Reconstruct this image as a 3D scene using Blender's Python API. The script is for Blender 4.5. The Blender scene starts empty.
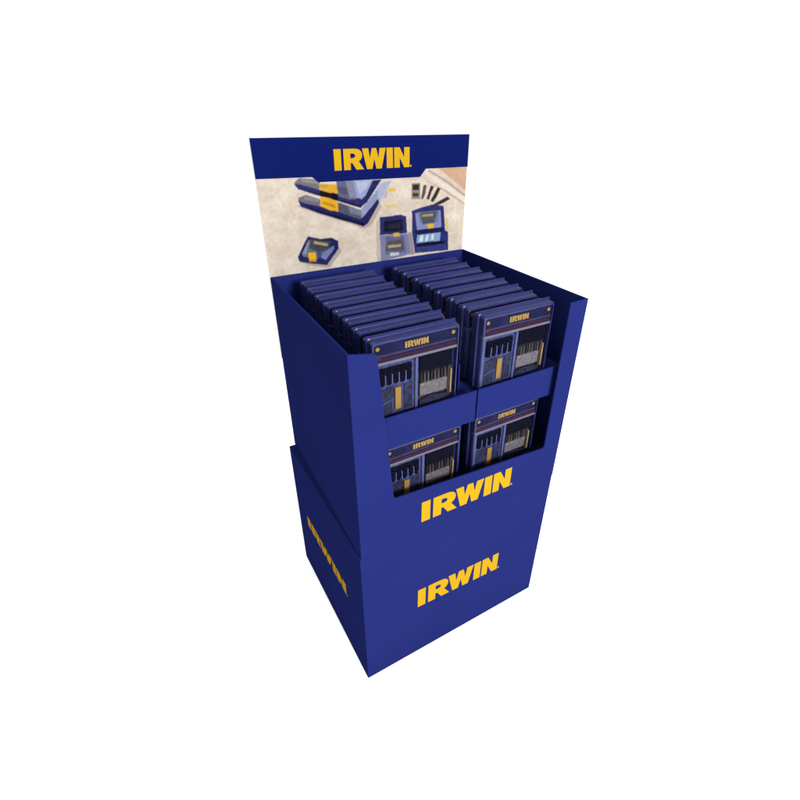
HDR = [((212, 172, 142), [(0.4943, 1.2701), (0.5993, 1.2692), (0.6048, 1.2006), (0.5823, 1.2157), (0.5424, 1.242)]),
 ((224, 206, 190), [(0.4781, 1.2708), (0.5009, 1.2698), (0.5494, 1.239), (0.6048, 1.2006), (0.6059, 1.1867), (0.5396, 1.2316)]),
 ((190, 168, 152), [(0.4654, 1.2651), (0.475, 1.2659), (0.5395, 1.2329), (0.6057, 1.1895), (0.6063, 1.1825), (0.5365, 1.2265)]),
 ((236, 224, 210), [(0.4559, 1.2592), (0.4655, 1.2613), (0.5332, 1.224), (0.6066, 1.1783), (0.6075, 1.1669), (0.5303, 1.2136)]),
 ((196, 176, 160), [(0.4498, 1.2469), (0.5305, 1.2109), (0.6077, 1.1641), (0.6081, 1.1598), (0.5273, 1.2057)]),
 ((192, 176, 166), [(0.0888, 1.202), (0.1434, 1.1784), (0.2154, 1.1519), (0.2692, 1.1285), (0.2936, 1.1393), (0.3252, 1.1834), (0.3137, 1.1996), (0.26, 1.1785), (0.1519, 1.2114)]),
 ((186, 172, 165), [(0.0803, 1.0638), (0.1168, 1.0482), (0.1608, 1.0366), (0.2015, 1.0774), (0.1911, 1.0921), (0.1519, 1.0649)]),
 ((205, 190, 178), [(0.3059, 1.1461), (0.3215, 1.1578), (0.321, 1.0314), (0.3052, 1.0335)]),
 ((122, 118, 128), [(0.0901, 1.2546), (0.1038, 1.2651), (0.1563, 1.2577), (0.1508, 1.228), (0.0984, 1.2406)]),
 ((150, 146, 152), [(0.106, 1.2627), (0.1509, 1.2557), (0.1503, 1.2489), (0.1127, 1.2556)]),
 ((52, 52, 104), [(0.0899, 1.2524), (0.0984, 1.2406), (0.1478, 1.2235), (0.1998, 1.2055), (0.2633, 1.1858), (0.2753, 1.1949), (0.2616, 1.2083), (0.2009, 1.2199), (0.149, 1.2363), (0.1046, 1.2504)]),
 ((34, 32, 78), [(0.0984, 1.2406), (0.1477, 1.2223), (0.1998, 1.2055), (0.2631, 1.1833), (0.2635, 1.1908), (0.2002, 1.2103), (0.1482, 1.2281)]),
 ((104, 106, 132), [(0.1982, 1.2555), (0.2416, 1.2531), (0.2529, 1.2065), (0.2331, 1.2055), (0.2007, 1.2175)]),
 ((136, 140, 168), [(0.2225, 1.2541), (0.2444, 1.2529), (0.2559, 1.2087), (0.2334, 1.2103)]),
 ((84, 86, 112), [(0.2025, 1.2412), (0.2266, 1.2349), (0.2283, 1.218), (0.204, 1.2244)]),
 ((158, 168, 206), [(0.2444, 1.2529), (0.3095, 1.2494), (0.2972, 1.2306), (0.2672, 1.2055), (0.253, 1.2089)]),
 ((182, 192, 222), [(0.2524, 1.2477), (0.2921, 1.2479), (0.2798, 1.2292), (0.2592, 1.2183)]),
 ((44, 44, 100), [(0.3008, 1.2499), (0.3241, 1.2486), (0.2812, 1.197), (0.2633, 1.1858), (0.2582, 1.1987), (0.2791, 1.2145)]),
 ((26, 22, 34), [(0.1541, 1.2348), (0.2011, 1.2222), (0.1998, 1.2055), (0.1528, 1.2208)]),
 ((226, 172, 50), [(0.1504, 1.25), (0.1974, 1.245), (0.2013, 1.2246), (0.1798, 1.226), (0.1566, 1.2334)]),
 ((190, 160, 96), [(0.1528, 1.2487), (0.1762, 1.2462), (0.1755, 1.2381), (0.1571, 1.2392)]),
 ((176, 182, 210), [(0.2781, 1.1922), (0.3238, 1.2413), (0.3567, 1.2468), (0.3164, 1.1918), (0.2793, 1.1537), (0.2622, 1.1656)]),
 ((150, 158, 194), [(0.263, 1.1807), (0.3145, 1.2246), (0.3135, 1.1945), (0.2765, 1.1566), (0.2592, 1.1633)]),
 ((116, 114, 126), [(0.096, 1.2201), (0.1169, 1.2256), (0.1521, 1.2137), (0.1498, 1.19), (0.1017, 1.2033)]),
 ((140, 136, 146), [(0.1116, 1.2236), (0.1495, 1.2139), (0.1488, 1.2068), (0.1106, 1.2144)]),
 ((88, 90, 110), [(0.1969, 1.2033), (0.2629, 1.1782), (0.2644, 1.1499), (0.1975, 1.1762)]),
 ((120, 124, 150), [(0.2265, 1.1912), (0.2629, 1.1782), (0.265, 1.1628), (0.231, 1.1733)]),
 ((40, 40, 96), [(0.0955, 1.2155), (0.1013, 1.1998), (0.1488, 1.1791), (0.2019, 1.1595), (0.2696, 1.1364), (0.2818, 1.1431), (0.3164, 1.1918), (0.3138, 1.2021), (0.2739, 1.1645), (0.2587, 1.1543), (0.2032, 1.1769), (0.1504, 1.1959), (0.1073, 1.2076)]),
 ((26, 25, 66), [(0.1014, 1.201), (0.1489, 1.1803), (0.202, 1.1608), (0.2695, 1.1351), (0.27, 1.1442), (0.2024, 1.167), (0.1495, 1.1863)]),
 ((232, 176, 46), [(0.1528, 1.2208), (0.1788, 1.2142), (0.1996, 1.203), (0.1992, 1.1798), (0.1762, 1.1841), (0.153, 1.1957)]),
 ((196, 140, 34), [(0.1595, 1.2084), (0.1909, 1.1964), (0.1903, 1.1891), (0.1589, 1.2013)]),
 ((232, 190, 70), [(0.3443, 1.2252), (0.3655, 1.2264), (0.3685, 1.2186), (0.3471, 1.2175)]),
 ((232, 204, 150), [(0.3343, 1.1853), (0.3712, 1.185), (0.3742, 1.1743), (0.3372, 1.1773)]),
 ((190, 180, 190), [(0.3321, 1.2185), (0.3442, 1.2227), (0.3408, 1.2053), (0.3287, 1.201)]),
 ((40, 42, 96), [(0.0792, 1.077), (0.0818, 1.0649), (0.1147, 1.0552), (0.1559, 1.0455), (0.192, 1.0853), (0.1921, 1.1052), (0.1759, 1.1148), (0.1428, 1.1159), (0.1113, 1.1257), (0.0987, 1.1081)]),
 ((112, 114, 134), [(0.0903, 1.0808), (0.1104, 1.1169), (0.1422, 1.1095), (0.1725, 1.1074), (0.1649, 1.0846), (0.1323, 1.0648), (0.095, 1.075)]),
 ((148, 152, 176), [(0.0906, 1.0834), (0.1069, 1.1097), (0.1122, 1.1091), (0.1009, 1.0794)]),
 ((74, 74, 90), [(0.1186, 1.1186), (0.1724, 1.1061), (0.1649, 1.0846), (0.1341, 1.0831), (0.1109, 1.0964)]),
 ((186, 168, 112), [(0.1261, 1.1126), (0.1636, 1.1019), (0.1616, 1.0948), (0.124, 1.1057)]),
 ((120, 130, 178), [(0.1356, 1.0697), (0.1594, 1.0853), (0.18, 1.096), (0.1792, 1.0855), (0.1542, 1.0592)]),
 ((70, 78, 138), [(0.1316, 1.0861), (0.1451, 1.0818), (0.1408, 1.0664), (0.1298, 1.0678)]),
 ((244, 190, 44), [(0.107, 1.0852), (0.1272, 1.0827), (0.1279, 1.0627), (0.1076, 1.0654)]),
 ((206, 146, 36), [(0.1077, 1.0667), (0.1281, 1.0641), (0.1274, 1.0575), (0.1071, 1.0607)]),
 ((48, 50, 108), [(0.3183, 1.1541), (0.3552, 1.1548), (0.3804, 1.1566), (0.3995, 1.1496), (0.4028, 1.1039), (0.3169, 1.1075)]),
 ((30, 30, 50), [(0.3303, 1.1438), (0.3867, 1.144), (0.3898, 1.1122), (0.3295, 1.1143)]),
 ((44, 44, 60), [(0.3424, 1.1346), (0.3802, 1.1337), (0.3802, 1.1201), (0.3421, 1.1212)]),
 ((130, 134, 172), [(0.3169, 1.1061), (0.4061, 1.1022), (0.4131, 1.0426), (0.3178, 1.0318)]),
 ((104, 106, 144), [(0.3354, 1.1), (0.393, 1.098), (0.3996, 1.0501), (0.3311, 1.0501)]),
 ((90, 86, 96), [(0.3415, 1.0883), (0.3865, 1.0875), (0.393, 1.0567), (0.3314, 1.0614)]),
 ((184, 168, 120), [(0.3412, 1.0758), (0.3832, 1.0757), (0.3831, 1.0677), (0.3411, 1.0679)]),
 ((228, 186, 80), [(0.3577, 1.1087), (0.3769, 1.108), (0.38, 1.0966), (0.3607, 1.0973)]),
 ((206, 208, 224), [(0.3472, 1.0538), (0.3765, 1.053), (0.3764, 1.0443), (0.347, 1.0452)]),
 ((160, 152, 160), [(0.4061, 1.1036), (0.4176, 1.1052), (0.4283, 1.0407), (0.4131, 1.0397)]),
 ((50, 54, 118), [(0.4188, 1.1627), (0.4448, 1.1687), (0.4845, 1.175), (0.5241, 1.1678), (0.5327, 1.0991), (0.5438, 1.0921), (0.5468, 1.0379), (0.43, 1.0434), (0.4193, 1.105)]),
 ((140, 148, 196), [(0.4286, 1.1565), (0.5142, 1.1576), (0.5199, 1.1076), (0.4359, 1.1089)]),
 ((118, 122, 162), [(0.4385, 1.1557), (0.509, 1.1566), (0.5069, 1.1246), (0.449, 1.1216)]),
 ((88, 88, 100), [(0.4451, 1.1551), (0.5022, 1.1558), (0.4932, 1.123), (0.4557, 1.1238)]),
 ((168, 160, 112), [(0.4518, 1.1504), (0.4888, 1.1505), (0.489, 1.143), (0.4519, 1.1435)]),
 ((240, 190, 60), [(0.4692, 1.1225), (0.4915, 1.1223), (0.4921, 1.1061), (0.4837, 1.0983), (0.475, 1.0992)]),
 ((32, 34, 84), [(0.4292, 1.1082), (0.5252, 1.1085), (0.5258, 1.0954), (0.4293, 1.0983)]),
 ((142, 172, 212), [(0.4361, 1.0948), (0.517, 1.0949), (0.5163, 1.07), (0.4347, 1.0706)]),
 ((226, 236, 244), [(0.4462, 1.0908), (0.4581, 1.0939), (0.4568, 1.0753), (0.4432, 1.0739)]),
 ((226, 236, 244), [(0.4667, 1.0901), (0.4752, 1.0935), (0.474, 1.0748), (0.4637, 1.073)]),
 ((226, 236, 244), [(0.4857, 1.09), (0.4943, 1.0929), (0.4931, 1.0756), (0.4845, 1.0736)]),
 ((26, 26, 44), [(0.4348, 1.0691), (0.5307, 1.0684), (0.5311, 1.0594), (0.4349, 1.0604)]),
 ((60, 64, 140), [(0.4332, 1.0606), (0.5384, 1.0586), (0.543, 1.0415), (0.4368, 1.0455)]),
 ((226, 200, 140), [(0.5292, 1.1338), (0.5415, 1.1342), (0.5453, 1.0978), (0.5363, 1.0987)]),
 ((150, 138, 128), [(0.4166, 1.236), (0.4452, 1.2344), (0.4444, 1.1927), (0.4169, 1.1947)]),
 ((50, 44, 44), [(0.4214, 1.2319), (0.4405, 1.2308), (0.4407, 1.2166), (0.4215, 1.2178)]),
 ((64, 56, 54), [(0.4216, 1.21), (0.4392, 1.2089), (0.4394, 1.1997), (0.4217, 1.2009)]),
 ((96, 86, 82), [(0.455, 1.2286), (0.4647, 1.2281), (0.462, 1.2073), (0.4542, 1.192), (0.4476, 1.1925)]),
 ((62, 54, 54), [(0.4795, 1.2259), (0.4895, 1.2227), (0.4802, 1.2061), (0.4741, 1.1893), (0.4657, 1.1912)]),
 ((60, 52, 52), [(0.5013, 1.2193), (0.5115, 1.2161), (0.5006, 1.1968), (0.4877, 1.1815), (0.4792, 1.1849)]),
 ((62, 54, 54), [(0.5366, 1.1929), (0.5457, 1.1855), (0.5219, 1.1762), (0.4915, 1.169), (0.4863, 1.1735), (0.5146, 1.185)])]
import bpy, bmesh, math, random
from mathutils import Vector, Matrix
from mathutils.geometry import tessellate_polygon
random.seed(7)
scn = bpy.context.scene
col = scn.collection
W, D, H, HB = 0.600, 0.502, 1.036, 0.5035
HT = 1.3526

# ------------------------------------------------------------------ materials
def mat(name, rgb, rough=0.6, spec=0.15, bump=0.0, bscale=60.0, var=0.0, vscale=6.0, alpha=1.0, coat=0.0):
    m = bpy.data.materials.new(name); m.use_nodes = True
    nt = m.node_tree; n = nt.nodes; l = nt.links
    p = n['Principled BSDF']
    p.inputs['Base Color'].default_value = (*rgb, 1)
    p.inputs['Roughness'].default_value = rough
    p.inputs['Specular IOR Level'].default_value = spec
    p.inputs['Coat Weight'].default_value = coat
    tc = n.new('ShaderNodeTexCoord')
    if var > 0:
        no = n.new('ShaderNodeTexNoise'); no.inputs['Scale'].default_value = vscale
        no.inputs['Detail'].default_value = 5
        l.new(tc.outputs['Object'], no.inputs['Vector'])
        r = n.new('ShaderNodeMapRange')
        r.inputs['From Min'].default_value = .3; r.inputs['From Max'].default_value = .7
        r.inputs['To Min'].default_value = 1 - var; r.inputs['To Max'].default_value = 1 + var
        l.new(no.outputs['Fac'], r.inputs['Value'])
        h = n.new('ShaderNodeHueSaturation'); h.inputs['Color'].default_value = (*rgb, 1)
        l.new(r.outputs['Result'], h.inputs['Value']); l.new(h.outputs['Color'], p.inputs['Base Color'])
    if bump > 0:
        nb = n.new('ShaderNodeTexNoise'); nb.inputs['Scale'].default_value = bscale
        nb.inputs['Detail'].default_value = 4
        l.new(tc.outputs['Object'], nb.inputs['Vector'])
        b = n.new('ShaderNodeBump'); b.inputs['Strength'].default_value = bump
        b.inputs['Distance'].default_value = .002
        l.new(nb.outputs['Fac'], b.inputs['Height']); l.new(b.outputs['Normal'], p.inputs['Normal'])
    if alpha < 1:
        t = n.new('ShaderNodeBsdfTransparent'); mx = n.new('ShaderNodeMixShader')
        mx.inputs['Fac'].default_value = alpha
        l.new(t.outputs[0], mx.inputs[1]); l.new(p.outputs[0], mx.inputs[2])
        l.new(mx.outputs[0], n['Material Output'].inputs['Surface'])
    return m

M = {}
M['card'] = mat('blue_printed_card', (.0060, .0086, .0520), .6, 0.0, .1, 9, .04, 5)
M['card_edge'] = mat('card_edge', (.012, .018, .09), .7, 0)
M['band'] = mat('navy_ink', (.0017, .0037, .0360), .5, 0, .0, 8, .04, 5)
M['yellow_ink'] = mat('yellow_ink', (.215, .122, .0045), .5, 0)
M['gold_ink'] = mat('gold_ink', (.125, .078, .020), .5, .03)
M['floor'] = mat('white_floor', (.96, .96, .96), .6, .0)
M['white_board'] = mat('white_board', (.30, .29, .28), .6, .1)
K = .265
# packs
M['blister'] = mat('tinted_blister', (.0135, .0165, .070), .3, .22, 0, 25, .15, 18, alpha=.62)
M['clear'] = mat('clear_blister_front', (.012, .014, .035), .3, .03, 0, 30, alpha=.05)
M['backing'] = mat('navy_backing_card', (.010, .012, .060), .5, .03, 0, 10, .15, 30)
M['insert'] = mat('dark_insert', (.0040, .0042, .018), .4, .01, 0, 10, .3, 60)
M['insert_grey'] = mat('insert_grey_band', (.014, .013, .030), .4, .01, 0, 10, .2, 60)
M['maroon'] = mat('maroon_stripe', (.016, .0045, .010), .4, .01)
M['ridge'] = mat('pale_ridge', (.058, .052, .066), .35, .03)
M['caseblue'] = mat('blue_grey_case', (.0180, .0220, .062), .4, .01, 0, 60, .45, 110)
M['caserib'] = mat('pale_blue_rib', (.028, .034, .090), .4, .03)
M['casedark'] = mat('dark_blue_grey_plastic', (.0095, .0105, .0225), .45, .01, 0, 10, .5, 120)  # dark mottled plastic of the case panels, case back and tray foot
M['black'] = mat('black_plastic', (.0016, .0016, .0035), .4, .0)
M['latch'] = mat('yellow_latch', (.115, .068, .014), .4, .03)
M['latch_pale'] = mat('pale_yellow_latch', (.125, .088, .036), .4, .03)
M['steel'] = mat('bit_steel', (.024, .021, .021), .35, .03)
M['steel_dark'] = mat('bit_steel_dark', (.009, .0078, .008), .35, .03)
M['greybox'] = mat('grey_holder', (.050, .045, .050), .45, .03, 0, 10, .45, 140)
M['brown'] = mat('brown_grey_tray', (.017, .0135, .0115), .5, .01, 0, 10, .3, 70)

# ------------------------------------------------------------------ mesh helpers
def link(name, bm, mats, parent=None, origin=(0, 0, 0), bevel=0.0):
    me = bpy.data.meshes.new(name)
    bmesh.ops.translate(bm, verts=bm.verts, vec=-Vector(origin))
    bm.normal_update(); bm.to_mesh(me); bm.free()
    for m in (mats if isinstance(mats, (list, tuple)) else [mats]): me.materials.append(m)
    o = bpy.data.objects.new(name, me); col.objects.link(o)
    if parent is not None: o.parent = parent
    if bevel > 0:
        b = o.modifiers.new('bevel', 'BEVEL'); b.width = bevel; b.segments = 2; b.limit_method = 'ANGLE'
    return o
def add_box(bm, x0, x1, y0, y1, z0, z1, mi=0):
    v = [bm.verts.new(c) for c in ((x0,y0,z0),(x1,y0,z0),(x1,y1,z0),(x0,y1,z0),(x0,y0,z1),(x1,y0,z1),(x1,y1,z1),(x0,y1,z1))]
    for f in ((0,3,2,1),(4,5,6,7),(0,1,5,4),(1,2,6,5),(2,3,7,6),(3,0,4,7)):
        bm.faces.new([v[i] for i in f]).material_index = mi
def box(*a):
    bm = bmesh.new(); add_box(bm, *a); return bm
def add_plate(bm, P, y0, y1, mi=0, holes=()):
    """outline P in (x,z), solid between y0 (front) and y1"""
    loops = [[Vector((a, 0, b)) for a, b in P]] + [[Vector((a, 0, b)) for a, b in h] for h in holes]
    flat = [c for L in loops for c in L]
    tris = tessellate_polygon(loops)
    vf = [bm.verts.new((c.x, y0, c.z)) for c in flat]; vb = [bm.verts.new((c.x, y1, c.z)) for c in flat]
    for t in tris:
        a, b, c = [flat[i] for i in t]
        cr = (b - a).cross(c - a).y
        if abs(cr) < 1e-14: continue
        t2 = t if cr < 0 else t[::-1]
        bm.faces.new([vf[i] for i in t2]).material_index = mi
        bm.faces.new([vb[i] for i in reversed(t2)]).material_index = mi
    k = 0
    for L in loops:
        n = len(L)
        for i in range(n):
            bm.faces.new((vf[k+i], vf[k+(i+1) % n], vb[k+(i+1) % n], vb[k+i])).material_index = mi
        k += n
    bmesh.ops.recalc_face_normals(bm, faces=bm.faces)
def plate(P, y0, y1, holes=()):
    bm = bmesh.new(); add_plate(bm, P, y0, y1, 0, holes); return bm
def disc(cx, cz, r, n=20): return [(cx + r*math.cos(2*math.pi*i/n), cz + r*math.sin(2*math.pi*i/n)) for i in range(n)]

# heavy sans capitals, height 1, word about 4.15 wide
def glyphs():
    G = []
    G.append(([(0,0),(.37,0),(.37,1),(0,1)], []))
    x = .50
    bowl = [(x+.62,.36)]
    outer = [(x,0),(x+.36,0),(x+.36,.33),(x+.45,.33),(x+.66,0),(x+1.08,0),(x+.80,.40)]
    outer += [(x+.92,.48),(x+.98,.58),(x+1.0,.69),(x+.97,.82),(x+.88,.93),(x+.74,.985),(x+.58,1),(x,1)]
    hole = [(x+.36,.56),(x+.50,.56),(x+.60,.60),(x+.63,.67),(x+.59,.74),(x+.50,.78),(x+.36,.78)]
    G.append((outer, [hole]))
    x = 1.50
    G.append(([(x,1),(x+.24,0),(x+.54,0),(x+.655,.50),(x+.77,0),(x+1.07,0),(x+1.31,1),(x+.97,1),(x+.89,.52),(x+.78,1),(x+.53,1),(x+.42,.52),(x+.34,1)], []))
    x = 2.86
    G.append(([(x,0),(x+.36,0),(x+.36,1),(x,1)], []))
    x = 3.30
    G.append(([(x,0),(x+.32,0),(x+.32,.50),(x+.58,0),(x+.90,0),(x+.90,1),(x+.58,1),(x+.58,.50),(x+.32,1),(x,1)], []))
    G.append((disc(4.28, .06, .05, 10), []))
    return G
def lettering(name, x0, z0, x1, z1, hgt, y, parent, origin, m, thick=.0006):
    """word from its lower left (x0,z0) to lower right (x1,z1) standing on the plane y"""
    bm = bmesh.new(); u = Vector((x1-x0, z1-z0))/4.20
    for P, Hs in glyphs():
        f = lambda L: [(x0 + a*u.x, z0 + a*u.y + b*hgt) for a, b in L]
        add_plate(bm, f(P), y - thick, y - .0001, 0, [f(h) for h in Hs])
    return link(name, bm, m, parent, origin)

def thing(name, loc, label, cat, group=None):
    o = bpy.data.objects.new(name, None); col.objects.link(o); o.location = loc
    o.empty_display_size = .1
    o['label'] = label; o['category'] = cat
    if group: o['group'] = group
    return o

# ------------------------------------------------------------------ setting
bm = bmesh.new()
vs = [bm.verts.new(c) for c in ((-40,-40,0),(40,-40,0),(40,40,0),(-40,40,0))]; bm.faces.new(vs)
fl = link('floor', bm, M['floor']); fl['kind'] = 'structure'

# ------------------------------------------------------------------ display stand
O = (W/2, D/2, 0)
st = thing('display_stand', O, 'blue cardboard floor display stand with yellow lettering and tall printed header', 'display stand')
C = M['card']
def P(name, bm, m=C, par=None, bevel=.0012): return link(name, bm, m, par or st, O if par is None else (0, 0, 0), bevel)
# child meshes of parts share the stand's origin: parts sit at the stand's origin, so local = world - O
def Q(name, bm, m, par, bevel=0): return link(name, bm, m, par, O, bevel)

# base carton: slightly wider than the tray at the back
bm = bmesh.new()
fp = [(-.003, .001), (W+.0003, .001), (W+.0003, .500), (-.0185, .500)]
lo = [bm.verts.new((a, b, .001)) for a, b in fp]; hi = [bm.verts.new((a, b, HB-.0015)) for a, b in fp]
bm.faces.new(lo[::-1]); bm.faces.new(hi)
for i in range(4): bm.faces.new((lo[i], lo[(i+1) % 4], hi[(i+1) % 4], hi[i]))
base = P('base_carton', bm, bevel=.0015)
lettering('lettering', .157, .213, .435, .201, .071, .001, base, O, M['yellow_ink'])
# side word, in the plane of the left face (built on y=0, then turned)
bm = bmesh.new()
L = .293; u = L/4.2
for Pp, Hs in glyphs():
    f = lambda A: [(a*u, b*.042) for a, b in A]
    add_plate(bm, f(Pp), -.0008, -.0001, 0, [f(h) for h in Hs])
y_back, y_front = .405, .112
xb = -.003 - .0155*(y_back-.001)/.499; xf = -.003 - .0155*(y_front-.001)/.499
d = Vector((xf-xb, y_front-y_back, 0)).normalized()
nrm = Vector((0,0,1)).cross(d)          # local +y (into the carton)
mt = Matrix(((d.x, nrm.x, 0, xb), (d.y, nrm.y, 0, y_back), (0, 0, 1, .2445), (0, 0, 0, 1)))
bmesh.ops.transform(bm, matrix=mt, verts=bm.verts)
link('lettering', bm, M['yellow_ink'], base, O)

# tray: walls
T = .005
P('side_wall', box(0, T, .0052, D-.006, HB, H), bevel=.0015)
P('side_wall', box(W-T, W, .0052, D-.006, HB, H), bevel=.0015)
P('back_wall', box(0, W, D-.0058, D, HB, H), bevel=.0015)
fr = [(0, HB), (W, HB), (W, H), (.5455, H-.002), (.5455, .626), (.540, .6215), (.094, .6520), (.0885, .657), (.0585, 1.022), (.050, 1.026), (0, H)]
front = P('front_panel', plate(fr, 0, .005), bevel=.0012)
lettering('lettering', .1615, .5420, .4370, .5365, .064, 0, front, O, M['yellow_ink'])
# shelves with a turned-up lip, one per column
for z, nm in ((.845, 'shelf'), (.585, 'shelf')):
    P(nm, box(T+.0005, W-T-.0005, .023, D-.0065, z-.004, z))
for x0, x1, dz in ((T+.001, .3125, 0.0), (.3165, W-T-.001, 0.0)):
    bm = bmesh.new(); add_plate(bm, [(x0, .784), (x1, .779), (x1, .8625), (x0, .8625)], .018, .0225)
    P('shelf_lip', bm, bevel=.0015)
P('divider', box(.2885, .2925, .06, D-.007, .8455, .915))
P('divider', box(.2965, .3005, .05, D-.007, .5855, .835))

# header card
head = P('header_card', plate([(0, .80), (W, .80), (W, HT-.001), (-.0005, HT)], .5062, .5095), M['white_board'], bevel=.0006)
# the printed picture: a fine sheet whose ink colours are stored per point (a flat print, softly printed)
import numpy as np
X0, X1, Z0, Z1, NX, NZ = .0004, W-.0012, 1.020, 1.2695, 430, 180
gx = np.linspace(X0, X1, NX); gz = np.linspace(Z0, Z1, NZ)
GX, GZ = np.meshgrid(gx, gz)
from mathutils import noise as mn
nz = np.array([[mn.fractal(Vector((a*22, b*26, 3)), .7, 2.1, 6) for a in gx[::2]] for b in gz[::2]])
nz = np.repeat(np.repeat(nz, 2, 0), 2, 1)[:NZ, :NX]
fi = np.array([[mn.noise(Vector((a*130, b*130, 9))) for a in gx] for b in gz])
img = np.ones((NZ, NX, 3))*np.array((229, 215, 198.))
img += np.clip(nz, -1, 1)[..., None]*np.array((13, 17, 19)) + fi[..., None]*np.array((11, 12, 13))
def inside(Pp):
    m = np.zeros((NZ, NX), bool); n = len(Pp)
    for k in range(n):
        (ax, az), (bx, bz) = Pp[k], Pp[(k+1) % n]
        if az == bz: continue
        c = ((az > GZ) != (bz > GZ)) & (GX < (bx-ax)*(GZ-az)/(bz-az) + ax)
        m ^= c
    return m
for c, Pp in HDR:
    m = inside(Pp); cc = np.array(c, float)
    img[m] = cc + (fi[m][:, None]*9 + nz[m][:, None]*5)
for it in range(1):                     # printing softness
    p = np.pad(img, ((1, 1), (1, 1), (0, 0)), 'edge')
    img = (p[:-2, 1:-1] + p[2:, 1:-1] + 2*p[1:-1, 1:-1])/4
    p = np.pad(img, ((1, 1), (1, 1), (0, 0)), 'edge')
    img = (p[1:-1, :-2] + p[1:-1, 2:] + 2*p[1:-1, 1:-1])/4
lin = (np.clip(img, 0, 255)/255 + .055)/1.055
lin = np.where(lin < .09, lin/12.92, lin**2.4)*K
me = bpy.data.meshes.new('photo_print')
co = np.stack([GX - O[0], np.full_like(GX, .5059 - O[1]), GZ], -1).reshape(-1, 3)
idx = np.arange(NX*NZ).reshape(NZ, NX)
fc = np.stack([idx[:-1, :-1], idx[:-1, 1:], idx[1:, 1:], idx[1:, :-1]], -1).reshape(-1, 4)
me.from_pydata(co.tolist(), [], fc.tolist())
ca = me.color_attributes.new('ink', 'FLOAT_COLOR', 'POINT')
ca.data.foreach_set('color', np.concatenate([lin.reshape(-1, 3), np.ones((NX*NZ, 1))], 1).astype('f').ravel())
pm = bpy.data.materials.new('printed_picture'); pm.use_nodes = True
pn = pm.node_tree.nodes; pp = pn['Principled BSDF']; at = pn.new('ShaderNodeVertexColor'); at.layer_name = 'ink'
pm.node_tree.links.new(at.outputs['Color'], pp.inputs['Base Color'])
pp.inputs['Roughness'].default_value = .5; pp.inputs['Specular IOR Level'].default_value = 0
me.materials.append(pm)
pr = bpy.data.objects.new('photo_print', me); col.objects.link(pr); pr.parent = head
bd = [(-.0003, HT+.0001), (W+.0002, HT-.001), (W+.0002, 1.2690), (.461, 1.2700), (.4425, 1.2500), (.1515, 1.2530), (.1365, 1.2655), (.0002, 1.2680)]
bnd = Q('blue_band', plate(bd, .5046, .5050), M['band'], head)
lettering('lettering', .196, 1.2770, .409, 1.2765, .0480, .5046, head, O, M['yellow_ink'], .0004)

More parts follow.
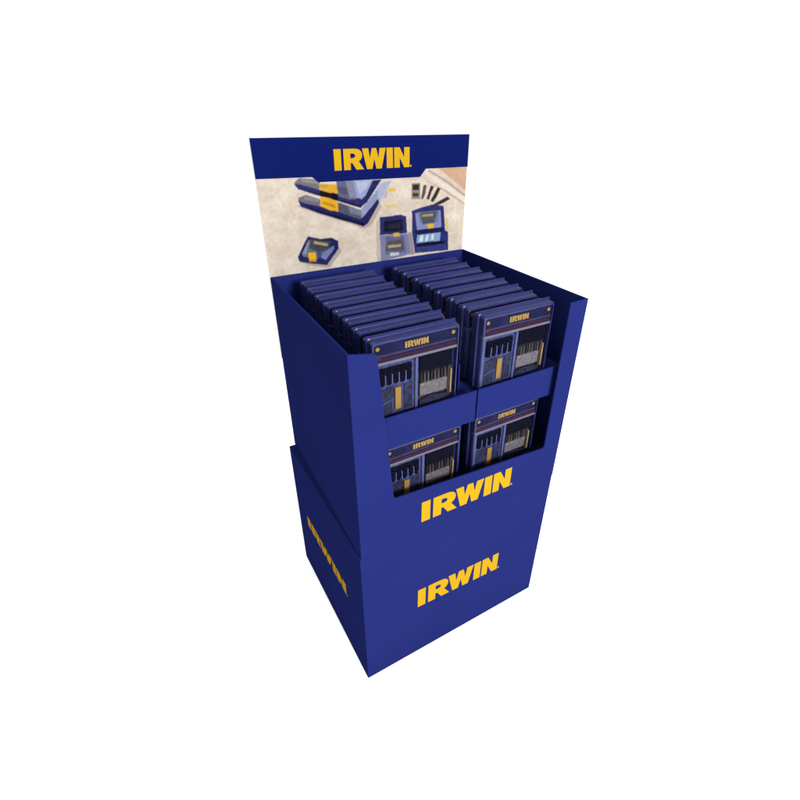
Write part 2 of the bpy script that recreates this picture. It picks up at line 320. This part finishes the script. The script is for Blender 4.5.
# ------------------------------------------------------------------ bit set package (local: x centred, y 0 = front, z 0 = foot)
PW, PH, PD = .207, .190, .0455
def make_pack(loc, label, group):
    t = thing('bit_set_package', loc, label, 'tool package', group)
    h = PW/2
    def q(name, bm, m, par=None, bevel=0): return link(name, bm, m, par or t, (0, 0, 0), bevel)
    bk = q('backing_card', box(-h, h, .0228, .0238, 0, PH), M['backing'], bevel=.0003)
    # hollow blister: tinted rim and walls, clear window; profile bulges in the middle
    bm = bmesh.new()
    def ring(ix, iz, y):
        r = .006; a = []
        for cx, cz, a0 in ((h-ix-r, PH-.004-iz-r, 0), (-h+ix+r, PH-.004-iz-r, 90), (-h+ix+r, .002+iz+r, 180), (h-ix-r, .002+iz+r, 270)):
            for k in range(4):
                th = math.radians(a0 + 30*k); a.append(bm.verts.new((cx + r*math.cos(th), y, cz + r*math.sin(th))))
        return a
    R = [ring(.0005, -.0015, .0226), ring(.0007, -.0012, .0205), ring(.0022, .0006, .0195), ring(.0022, .0008, .006), ring(.0030, .0018, .0025), ring(.0045, .0035, .001)]
    for a, b in zip(R, R[1:]):
        n = len(a)
        for i in range(n): bm.faces.new((a[i], a[(i+1) % n], b[(i+1) % n], b[i])).material_index = 0
    rim = []
    R2 = ring(.0068, .0062, .001)
    n = len(R2)
    for i in range(n): bm.faces.new((R[-1][i], R[-1][(i+1) % n], R2[(i+1) % n], R2[i])).material_index = 0
    bm.faces.new(R2).material_index = 1
    bmesh.ops.recalc_face_normals(bm, faces=bm.faces)
    q('blister_shell', bm, [M['blister'], M['clear']])
    bm = bmesh.new()
    B = [ring(.0005, -.0015, .0240), ring(.0010, -.0008, .0258), ring(.0025, .0040, .0262), ring(.0030, .0045, .0440), ring(.0060, .0090, .0475)]
    for a, b in zip(B, B[1:]):
        for i in range(len(a)): bm.faces.new((a[i], b[i], b[(i+1) % len(a)], a[(i+1) % len(a)]))
    bm.faces.new(B[-1][::-1])
    bmesh.ops.recalc_face_normals(bm, faces=bm.faces)
    bs = q('blister_back', bm, M['blister'])
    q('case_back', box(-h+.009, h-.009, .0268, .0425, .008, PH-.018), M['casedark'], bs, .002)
    # printed insert along the top
    ins = q('header_insert', box(-h+.006, h-.006, .005, .0195, .1385, PH-.009), M['insert'])
    q('insert_band', box(-h+.008, h-.008, .0044, .0049, .1500, .1545), M['insert_grey'], ins)
    q('insert_stripe', box(-h+.008, h-.008, .0044, .0049, .1412, .1470), M['maroon'], ins)
    lettering('lettering', -.027, .1580, .027, .1580, .0135, .0049, ins, (0, 0, 0), M['gold_ink'], .0008)
    for sx in (-1, 1):
        q('round_mark', plate(disc(sx*.087, .1685, .0042, 16), .0040, .0049), M['latch'], ins)
    q('round_mark', plate([(-.094, .1475), (-.083, .1475), (-.083, .156), (-.094, .156)], .0040, .0043), M['brown'], ins)
    q('ridge', box(-h+.005, h-.005, .0035, .0190, .1318, .1378), M['ridge'], bevel=.001)
    # left: closed bit case
    cs = q('bit_case', box(-h+.008, .006, .009, .0215, .004, .1305), M['caseblue'], bevel=.003)
    q('case_rib', box(-.0025, .0045, .0045, .0088, .006, .1300), M['caserib'], cs, .0012)
    q('case_rib', box(-h+.009, -h+.016, .0055, .0088, .006, .1300), M['caserib'], cs, .0012)
    sl = q('bit_holder', box(-.0855, -.0100, .0060, .0088, .0860, .1230), M['black'], cs, .001)
    for k in range(5):
        x = -.0795 + .0155*k
        bm = bmesh.new()
        bmesh.ops.create_cone(bm, cap_ends=True, segments=8, radius1=.0058, radius2=.0050, depth=.030)
        bmesh.ops.rotate(bm, verts=bm.verts, matrix=Matrix.Rotation(math.radians(4), 3, 'Y'))
        bmesh.ops.translate(bm, verts=bm.verts, vec=(x, .0060, .1010))
        q('bit', bm, M['black'], sl)
        if k < 4: q('holder_gap', box(x+.0064, x+.0088, .0030, .0058, .0850, .1080), M['caserib'], sl)
    q('case_panel', plate([(-.088, .070), (-.052, .078), (-.052, .050), (-.088, .036)], .0070, .0089), M['casedark'], cs)
    q('case_panel', plate([(-.028, .074), (-.008, .078), (-.008, .016), (-.028, .012)], .0072, .0089), M['casedark'], cs)
    q('case_panel', plate([(-.090, .030), (-.056, .040), (-.056, .012), (-.090, .010)], .0072, .0089), M['casedark'], cs)
    q('latch', box(-.0500, -.0360, .0040, .0088, .020, .073), M['latch'], cs, .0015)
    # right: opened accessory tray
    tr = q('accessory_tray', box(.0085, h-.009, .016, .0215, .004, .1305), M['brown'], bevel=.002)
    q('tray_lid', box(.0100, h-.013, .0080, .0158, .0900, .1290), M['black'], tr, .002)
    q('bit_holder', box(.0110, .0800, .0075, .0155, .0320, .0640), M['greybox'], tr, .002)
    for k in range(8):
        bm = bmesh.new(); hh = .024 - .001*(k % 3)
        bmesh.ops.create_cone(bm, cap_ends=True, segments=8, radius1=.0031, radius2=.0020, depth=hh)
        bmesh.ops.translate(bm, verts=bm.verts, vec=(.0150 + k*.0086, .0105, .0640 + hh/2))
        q('bit', bm, M['steel'] if k % 3 else M['steel_dark'], tr)
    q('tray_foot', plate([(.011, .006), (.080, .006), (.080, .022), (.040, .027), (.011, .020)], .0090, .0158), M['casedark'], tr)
    q('latch', box(h-.0175, h-.0138, .0045, .0200, .022, .082), M['latch_pale'], tr, .0012)
    q('latch_base', box(h-.0230, h-.0190, .0075, .0158, .018, .088), M['brown'], tr, .001)
    return t

def copy_tree(o, parent=None):
    c = o.copy(); col.objects.link(c)
    if parent is not None: c.parent = parent
    for ch in list(o.children): copy_tree(ch, c)
    return c

G = 'bit set packages standing on the shelves of the display'
ordn = ['front', 'second', 'third', 'fourth', 'fifth', 'sixth', 'seventh', 'rearmost']
rest = {0: ', its face fully in view', 1: ' from the front'}
def lab(side, k):
    if k == 0: return f'front package of the {side} column on the upper shelf, its face in full view'
    if k == 7: return f'rearmost package of the {side} column on the upper shelf, just below the printed header'
    return f'{ordn[k]} package from the front in the {side} column on the upper shelf'
proto = None
spots = []
for side, cx in (('left', .1625), ('right', .4270)):
    for k in range(8):
        spots.append((cx + (0 if k == 0 else random.uniform(-.0025, .0025)), .030 + .0548*k, .8455, lab(side, k), 0 if k == 0 else random.uniform(-.012, .012)))
spots.append((.1835, .030, .5855, 'left package on the lower shelf, its foot hidden by the front panel', 0))
spots.append((.4290, .032, .5760 + .0095, 'right package on the lower shelf, beside the dark gap at the side wall', 0))
for x, y, z, lb, rz in spots:
    if proto is None: proto = o = make_pack((x, y, z), lb, G)
    else:
        o = copy_tree(proto); o.location = (x, y, z); o['label'] = lb
    o.rotation_euler = (0 if rz == 0 else random.uniform(-.004, .016), 0, rz)

# ------------------------------------------------------------------ light
w = bpy.data.worlds.new('World'); scn.world = w; w.use_nodes = True
w.node_tree.nodes['Background'].inputs['Color'].default_value = (1, 1, 1, 1)
w.node_tree.nodes['Background'].inputs['Strength'].default_value = 1.05
def area(name, loc, target, size, power, color=(1, 1, 1)):
    d = bpy.data.lights.new(name, 'AREA'); d.shape = 'SQUARE'; d.size = size; d.energy = power; d.color = color
    o = bpy.data.objects.new(name, d); col.objects.link(o); o.location = loc
    o.rotation_euler = (Vector(target) - Vector(loc)).to_track_quat('-Z', 'Y').to_euler()
    return o
area('key_lamp', (.75, -4.2, 2.3), (.3, 0, .8), 1.2, 650)
area('added_floor_fill', (-.7, .5, 5.0), (-.7, .5, 0), 3.0, 165)  # overhead fill added to keep the floor white and clear its contact shadow

# ------------------------------------------------------------------ camera
cd = bpy.data.cameras.new('camera'); cam = bpy.data.objects.new('camera', cd); col.objects.link(cam)
Rm = Matrix(((0.869357, 0.243093, -0.430261), (-0.494142, 0.439087, -0.750351), (0.006517, 0.864933, 0.501845)))
cam.matrix_world = Matrix.Translation((-0.268403, -0.695271, 1.411651)) @ Rm.to_4x4()
cd.sensor_width = 36; cd.lens = 470.002*36/800
cd.shift_x = -11.217/800; cd.shift_y = -18.628/800
cd.clip_start = .01; cd.clip_end = 500
scn.camera = cam
scn.view_settings.view_transform = 'Standard'; scn.view_settings.look = 'None'
scn.view_settings.exposure = 0; scn.view_settings.gamma = 1
scn.render.resolution_x = 1024; scn.render.resolution_y = 1024
